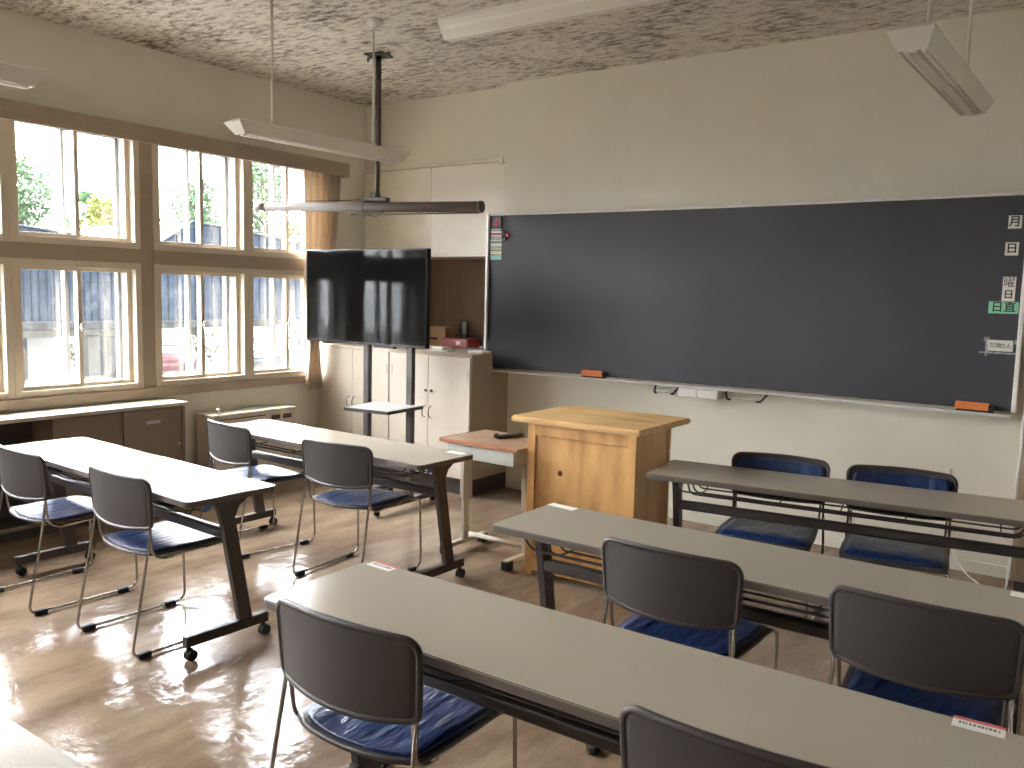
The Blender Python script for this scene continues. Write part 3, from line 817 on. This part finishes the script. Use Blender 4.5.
T['t2'] = table_copy((1.045, -2.352, 0), -.026, 'folding table at the left rear, before the television stand')
T['t6'] = table_copy((3.73, -5.29, 0), -.003, 'folding table showing only its corner at the lower left edge of the picture')

def sticker(tn, u, v, w, h, rz, red, label, txt=True):
    o = T[tn]; R = Matrix.Rotation(o.rotation_euler.z, 4, 'Z')
    p = Vector(o.location) + R @ Vector((u*o.scale.x, v, 0))
    t = thing('asset_sticker', label, 'sticker', (p.x, p.y, .7003), o.rotation_euler.z+rz, 'stickers on the tabletops')
    bm = BM(); box(bm, -w/2, w/2, -h/2, h/2, 0, .0006); obj('sheet', bm, M['paper'], t)
    if red:
        bm = BM(); box(bm, -w/2, w/2, h/2-.013, h/2, .0006, .0010); obj('red_band', bm, M['red_ink'], t)
    if txt:
        bm = BM(); random.seed(int(u*100))
        x = -w/2+.012
        while x < w/2-.012:
            ww = random.uniform(.002, .006); box(bm, x, x+ww, -.006, .004, .0006, .0009); x += ww+random.uniform(.0015, .004)
        obj('print', bm, M['screen_case'], t)
    return t
sticker('t5', .073, .425, .105, .048, -.06, True, 'small white and red sticker at the left rear corner of the foreground table')
sticker('t5', 1.685, .430, .098, .052, .02, True, 'white sticker with a red band at the right end of the foreground table')
sticker('t4', .070, .415, .13, .045, -.12, False, 'crumpled white tape strip on the left end of the middle right table', False)
sticker('t4', 1.735, .405, .09, .05, 0, False, 'white sticker at the right end of the middle right table', False)
sticker('t2', 1.70, .40, .11, .05, .0, False, 'pale sticker on the right end of the left rear table', False)
sticker('t1', 1.70, .40, .11, .05, .0, False, 'pale sticker on the right end of the nearer left table', False)

# ------------------------------------------------------------------ chairs
def make_chair(loc, rz, label):
    """sitter faces +y; origin on the floor in the middle of the sled base"""
    t = thing('stacking_chair', label, 'chair', loc, rz, 'dark grey stacking chairs with blue pads')
    for s in (-1, 1):
        X = s*.233
        path = [(s*.226, -.175, .60), (s*.226, -.172, .54), (X, -.205, .36), (X, -.272, .012), (X, .272, .012), (X*.98, .262, .40), (X*.90, .225, .412), (X*.86, -.10, .402)]
        bm = BM(); tube(bm, fillet(path, [0, .03, .1, .05, .05, .035, .03, 0], 6), .0062, 10)
        fr = obj('side_frame', bm, M['chrome'], t)
        bm = BM(); tube(bm, fillet([(s*.213, -.172, .60), (s*.213, -.165, .50), (s*.209, -.155, .425), (s*.205, -.10, .398), (s*.19, .0, .398)], .03, 5), .006, 10)
        obj('back_tube', bm, M['chrome'], t)
        for y in (-.215, .19):
            bm = BM(); box(bm, X-.013, X+.013, y-.028, y+.028, .0, .024, .005); obj('glider', bm, M['rubber'], fr)
    bm = BM(); tube(bm, [(-.205, -.06, .398), (.205, -.06, .398)], .006, 8); tube(bm, [(-.205, .18, .404), (.205, .18, .404)], .006, 8); obj('cross_tube', bm, M['chrome'], t)
    # seat
    r = .035
    def seat_rows(y0, y1, w0, w1, rr, rf):
        rows = []
        n = 22
        for i in range(n+1):
            q = .5-.5*math.cos(PI*i/n); y = y0+(y1-y0)*q
            w = w0+(w1-w0)*min(1, (y-y0)/(y1-y0)*1.6)
            d = y-y0; e = y1-y
            if d < rr: w *= max(.05, math.sqrt(max(0, 1-((rr-d)/rr)**2)))**.8
            if e < rf: w -= rf-math.sqrt(max(0, rf*rf-(rf-e)**2))
            rows.append((y, max(w, .02)))
        return rows
    def seat_z(x, y): return .415+.018*(x/.22)**2*max(0, 1-(y+.18)/.4)+.018*((y+.18)/.42) - .018*max(0, (y-.17)/.07)**2+.012*max(0, (-.10-y)/.08)**2
    bm = BM(); sheet(bm, seat_rows(-.195, .245, .212, .228, .065, .03), 16, lambda x, y, s: Vector((x, y, seat_z(x, y)+(0 if s else -.014))))
    st = obj('seat', bm, M['plastic'], t)
    bm = BM(); sheet(bm, seat_rows(-.172, .232, .192, .208, .058, .025), 16, lambda x, y, s: Vector((x, y, seat_z(x, y)+(.009 if s else -.002)-(.006*(s)*((abs(x)/.208)**8)))))
    obj('seat_pad', bm, M['blue'], st)
    # backrest
    Z0, Z1 = .553, .757
    def back_rows(z0, z1, w0, w1, rb, rt):
        rows = []; n = 20
        for i in range(n+1):
            q = .5-.5*math.cos(PI*i/n); z = z0+(z1-z0)*q; w = w0+(w1-w0)*q
            d = z-z0; e = z1-z
            if d < rb: w -= rb-math.sqrt(max(0, rb*rb-(rb-d)**2))
            if e < rt: w -= rt-math.sqrt(max(0, rt*rt-(rt-e)**2))
            rows.append((z, w))
        return rows
    def back_pos(x, z, off):
        u = x/.235; q = (z-Z0)/(Z1-Z0)
        sag = -.018*(1-u*u)*(1-q)      # lower edge bows down in the middle
        crown = .006*(1-u*u)*q
        y = -.165-.045*(1-u*u)*(1-.25*q)-.018*q
        return Vector((x, y-off, z+sag+crown))
    rw = back_rows(Z0, Z1, .232, .243, .020, .040)
    bm = BM(); sheet(bm, rw, 20, lambda x, z, s: back_pos(x, z, .010 if s else 0))
    loop = [(w, z) for z, w in rw] + [(x*rw[-1][1]/10, rw[-1][0]) for x in range(9, -10, -1)] + [(-w, z) for z, w in rw[::-1]] + [(x*rw[0][1]/10, rw[0][0]) for x in range(-9, 10)]
    tube(bm, [back_pos(x, z, .005) for x, z in loop], .0095, 8, closed=True)
    bk = obj('backrest', bm, M['plastic'], t)
    bm = BM(); sheet(bm, back_rows(Z0+.018, Z1-.018, .212, .222, .02, .033), 18, lambda x, z, s: back_pos(x, z, -.014 if s else -.001))
    obj('back_pad', bm, M['blue'], bk)
    return t
c0 = make_chair((4.125, -3.975, 0), .03, 'large foreground chair at the left end of the nearest table, whole backrest in view')
def chair(x, y, rz, label):
    c = copy_tree(c0); c.location = (x, y, 0); c.rotation_euler = (0, 0, rz); c['label'] = label
chair(5.135, -3.94, .02, 'chair cut by the bottom edge, only its backrest top rising before the nearest table')
chair(4.525, -2.915, .0, 'chair at the middle right table, left of the two with a blue seat')
chair(5.28, -2.92, .01, 'chair at the middle right table, right of the two at the picture edge')
chair(1.345, -3.44, -.03, 'chair cut by the left edge at the nearer left table')
chair(2.165, -3.415, -.03, 'chair at the right end of the nearer left table, sled legs fully in view')
chair(1.395, -2.265, -.13, 'farthest left chair tucked at the left rear table, seat washed white by glare')
chair(2.295, -2.28, .08, 'chair at the left rear table, right of the two, with wrinkled blue seat')
chair(4.312, -1.395, PI+.14, 'chair facing the camera behind the far right table, left of the pair')
chair(4.888, -1.335, PI+.15, 'chair facing the camera behind the far right table, right of the pair')

# ------------------------------------------------------------------ outside
GZ = -1.2
bm = BM(); box(bm, -90, -.35, -40, 70, GZ-.2, GZ); o = obj('ground_outside', bm, M['ground']); o['kind'] = 'structure'
bm = BM(); box(bm, -40, -12.5, -10, 45, GZ, GZ+.01); o = obj('ground_parking', bm, M['asphalt']); o['kind'] = 'structure'
bm = BM(); box(bm, -22.5, -21.4, -10, 40, GZ+.01, GZ+.03); tag(obj('grass_verge', bm, M['grass']), 'strip of grass beyond the parked cars', 'grass', kind='stuff')

def clad_building(name, label, x, top, z0, pitch, laps=()):
    t = thing(name, label, 'building', (0, 0, 0))
    ya, yb = top[0][0], top[-1][0]
    bm = BM(); prism(bm, [(ya, z0)]+list(top)+[(yb, z0)], 'x', x, x-3.5); obj('upper_wall', bm, M['roof'], t)
    def zt(y):
        for (a, b), (c, d) in zip(top, top[1:]):
            if a <= y <= c: return b+(d-b)*(y-a)/(c-a)
        return top[-1][1]
    bm = BM(); y = ya+pitch/2
    while y < yb:
        box(bm, x, x+.02, y-.010, y+.010, z0, zt(y)-.02); y += pitch
    obj('standing_seam', bm, M['seam'], t)
    bm = BM()
    for (a, b), (c, d) in zip(top, top[1:]): tube(bm, [(x+.02, a, b), (x+.02, c, d)], .028, 6)
    for z in laps: box(bm, x, x+.03, ya, yb, z-.012, z+.012)
    obj('coping', bm, M['seam'], t)
    bm = BM(); box(bm, x-.05, x+.10, ya, yb, z0-.13, z0+.01, .02); obj('gutter', bm, M['roof_gutter'], t)
    return t
M['seam'] = mat('seam_dark', (.010, .015, .024), .6, spec=.1)
rA = clad_building('walkway_building', 'low building with dark blue ribbed cladding outside the first window', -8.0, [(-9, 3.2), (.8, 2.41), (3.02, 2.23)], .96, .118, (1.60,))
bm = BM(); box(bm, -8.5, -8.2, -9, 2.95, .70, .86); box(bm, -8.5, -8.2, -9, 2.95, GZ, -.10)
for a, b in ((-9, -2), (-1.0, .85), (1.95, 2.15), (2.45, 2.95)): box(bm, -8.5, -8.2, a, b, GZ, .72)
obj('lower_wall', bm, M['ext_wall'], rA)
bm = BM(); box(bm, -10.2, -10.0, -3, 2.42, GZ, .72); obj('white_panel', bm, M['ext_white'], rA)
bm = BM(); box(bm, -8.45, -8.25, .85, 1.0, -.10, .70); obj('stone_pier', bm, M['ext_dark'], rA)
bm = BM(); box(bm, -8.45, -8.25, 2.15, 2.45, GZ, .72); obj('stone_pier', bm, M['ext_dark'], rA)
rB = clad_building('hall_building', 'taller building with sloping top and dark blue ribs outside the middle windows', -8.03, [(3.06, 2.20), (3.83, 2.72), (6.6, 2.47), (13, 1.9)], .95, .18)
for y in (3.1, 9.5, 12.7):
    bm = BM(); box(bm, -8.9, -8.7, y, y+.2, GZ, .90); obj('post', bm, M['ext_wall'], rB)

# railing close to the windows
t = thing('outdoor_railing', 'thin white railing outside the lower windows', 'railing', (-3.9, 0, GZ))
bm = BM(); zr_ = .88-GZ; tube(bm, [(0, .3, zr_), (0, 6.5, zr_)], .022, 8); tube(bm, [(0, .3, .35), (0, 6.5, .35)], .016, 8); obj('rail', bm, M['rail'], t)
for k in range(9):
    bm = BM(); y = .35+.6*k; tube(bm, [(0, y, 0), (0, y, zr_+(.45 if k % 2 == 0 else 0))], .015, 8); obj('post', bm, M['rail'], t)

# cars
def car(loc, rz, m, label):
    t = thing('parked_car', label, 'car', loc, rz, None)
    L = 4.1; prof = [(-2.05, .35), (-2.0, .80), (-1.85, .98), (-1.35, 1.02), (-.75, 1.42), (.55, 1.46), (1.25, 1.05), (1.95, .88), (2.05, .62), (2.03, .32), (1.0, .24), (-1.0, .24)]
    bm = BM(); prism(bm, [(p[0], p[1]) for p in prof], 'y', -.80, .80, bev=.08); obj('body', bm, m, t)
    bm = BM()
    for s in (-1, 1): prism(bm, [(-1.2, 1.03), (-.70, 1.36), (.48, 1.39), (1.05, 1.06)], 'y', s*.802, s*.812)
    prism(bm, [(.62, 1.455), (1.28, 1.075), (1.30, 1.09), (.66, 1.475)], 'y', -.68, .68); prism(bm, [(-1.36, 1.04), (-.80, 1.42), (-.84, 1.44), (-1.40, 1.06)], 'y', -.68, .68)
    obj('window', bm, M['glass_car'], t)
    for x in (-1.25, 1.3):
        for s in (-1, 1):
            bm = BM(); lathe(bm, [(.20, -.09), (.31, -.10), (.31, .10), (.20, .09)], (x, s*.72, .31), 18, 'y'); obj('wheel', bm, M['rubber'], t)
    for s in (-1, 1):
        bm = BM(); box(bm, 1.93, 2.06, s*.6-.16, s*.6+.16, .66, .80, .03); obj('headlight', bm, M['alu'], t)
    return t
car((-17.6, 9.3, GZ), -.5, M['car_red'], 'red car parked beyond the middle windows')
car((-17.0, 12.6, GZ), -.5, M['car_silver'], 'silver car parked beside the red car outside')
car((-16.2, 15.8, GZ), -.5, M['car_red'], 'second red car farther right, seen by the third window')
car((-15.4, 18.6, GZ), -.5, M['car_white'], 'white car at the right end of the parked row')

# plants
def leaves(bm, c, r, n, size, squash=1):
    for _ in range(n):
        d = Vector((random.gauss(0, 1), random.gauss(0, 1), random.gauss(0, 1))).normalized()
        p = Vector(c)+Vector((d.x*r, d.y*r, d.z*r*squash))*random.uniform(.55, 1.05)
        a = Vector((random.uniform(-1, 1), random.uniform(-1, 1), random.uniform(-1, 1))).normalized(); b = a.cross(d+Vector((.01, .02, .03))).normalized()
        s = size*random.uniform(.6, 1.3)
        bm.faces.new([bm.verts.new(q) for q in (p-a*s, p-b*s*.6, p+a*s, p+b*s*.6)])
def tree(x, y, z0, h, r, nb, m, label, squash=1, size=.085, dens=420):
    t = thing('tree', label, 'tree', (x, y, z0), 0, 'trees beyond the roofs')
    bm = BM(); tube(bm, [(0, 0, 0), (.1, .05, h*.45), (0, 0, h*.85)], [.22, .15, .05], 8)
    for k in range(6):
        a = k*1.1; tube(bm, [(0, 0, h*(.4+.06*k)), (math.cos(a)*r*.6, math.sin(a)*r*.6, h*(.55+.06*k))], [.08, .03], 6)
    obj('trunk', bm, M['bark'], t)
    bm = BM()
    for k in range(nb):
        f = k/max(1, nb-1); rr = r*(.45+.35*random.random())*(1-.45*f)
        off = r*.75*(1-.75*f)
        c = (random.uniform(-1, 1)*off, random.uniform(-1, 1)*off, h*(.42+.56*f))
        leaves(bm, c, rr, int(dens), size, squash)
    obj('crown', bm, m, t)
random.seed(11)
tree(-26.2, 9.5, GZ, 6.8, 2.0, 11, M['leaf_pale'], 'loose green tree at the left window edge', 1.1)
tree(-27.5, 12.2, GZ, 5.0, 1.3, 6, M['leaf_pale'], 'low green bushy tree right of the left tree', .8)
tree(-23.5, 10.9, GZ, 5.6, 1.7, 10, M['leaf_yellow'], 'yellow-green round tree in the first window', .8)
tree(-29, 13.5, GZ, 6.4, .9, 6, M['leaf'], 'dark green treetop behind the yellow tree', .8)
tree(-26, 16.3, GZ, 6.9, 2.4, 15, M['leaf'], 'full green round tree in the second window', .95)
tree(-28, 21.6, GZ, 9.0, 2.5, 20, M['leaf_pale'], 'tall pale tree between the second and third windows', 1.2)
tree(-26, 21.6, GZ, 5.7, 1.6, 7, M['leaf'], 'low far tree in the third window', .6)
bm = BM(); random.seed(5)
for k in range(60):
    leaves(bm, (-20.8+random.uniform(-.4, .4), 2+k*.55, GZ+.5+random.uniform(0, .25)), .6, 60, .11, .8)
tag(obj('hedge', bm, M['hedge']), 'clipped green hedge behind the parked cars', 'hedge')

# ------------------------------------------------------------------ world, camera, colour
w = bpy.data.worlds.new('overcast_sky'); scene.world = w; w.use_nodes = True
nt = w.node_tree; bg = nt.nodes['Background']
tc = nt.nodes.new('ShaderNodeTexCoord'); dp = nt.nodes.new('ShaderNodeVectorMath'); dp.operation = 'DOT_PRODUCT'
dp.inputs[1].default_value = Vector((-.80, .0, .60)).normalized()      # thin cloud, brightest on the window side
nt.links.new(tc.outputs['Generated'], dp.inputs[0])
cr = nt.nodes.new('ShaderNodeValToRGB'); e = cr.color_ramp.elements
e[0].position = 0.0; e[0].color = (.085, .095, .11, 1); e[1].position = .95; e[1].color = (.97, .98, 1, 1)
q_ = e.new(.45); q_.color = (.30, .32, .345, 1)
nt.links.new(dp.outputs['Value'], cr.inputs['Fac']); nt.links.new(cr.outputs['Color'], bg.inputs['Color'])
bg.inputs['Strength'].default_value = 17.0

cam_d = bpy.data.cameras.new('camera'); cam = bpy.data.objects.new('camera', cam_d); C.objects.link(cam)
Rv = Vector((0.81891142, 0.57340018, 0.02441968)); Uv = Vector((-0.08012771, 0.07209641, 0.99417386)); Fv = Vector((-0.5682989, 0.81609702, -0.10498582))
mw = Matrix(((Rv.x, Uv.x, -Fv.x, 5.6422), (Rv.y, Uv.y, -Fv.y, -5.6229), (Rv.z, Uv.z, -Fv.z, 1.5751), (0, 0, 0, 1)))
cam.matrix_world = mw
cam_d.sensor_width = 36; cam_d.lens = 854.81/1024*36; cam_d.clip_start = .02; cam_d.clip_end = 300
scene.camera = cam

vs = scene.view_settings; vs.view_transform = 'Standard'; vs.look = 'None'; vs.gamma = 1; vs.use_curve_mapping = False
vs.exposure = 2.2
cy = scene.cycles
cy.use_denoising = True
cy.max_bounces = 12; cy.diffuse_bounces = 7; cy.glossy_bounces = 5; cy.transparent_max_bounces = 16; cy.transmission_bounces = 8
cy.sample_clamp_indirect = 6
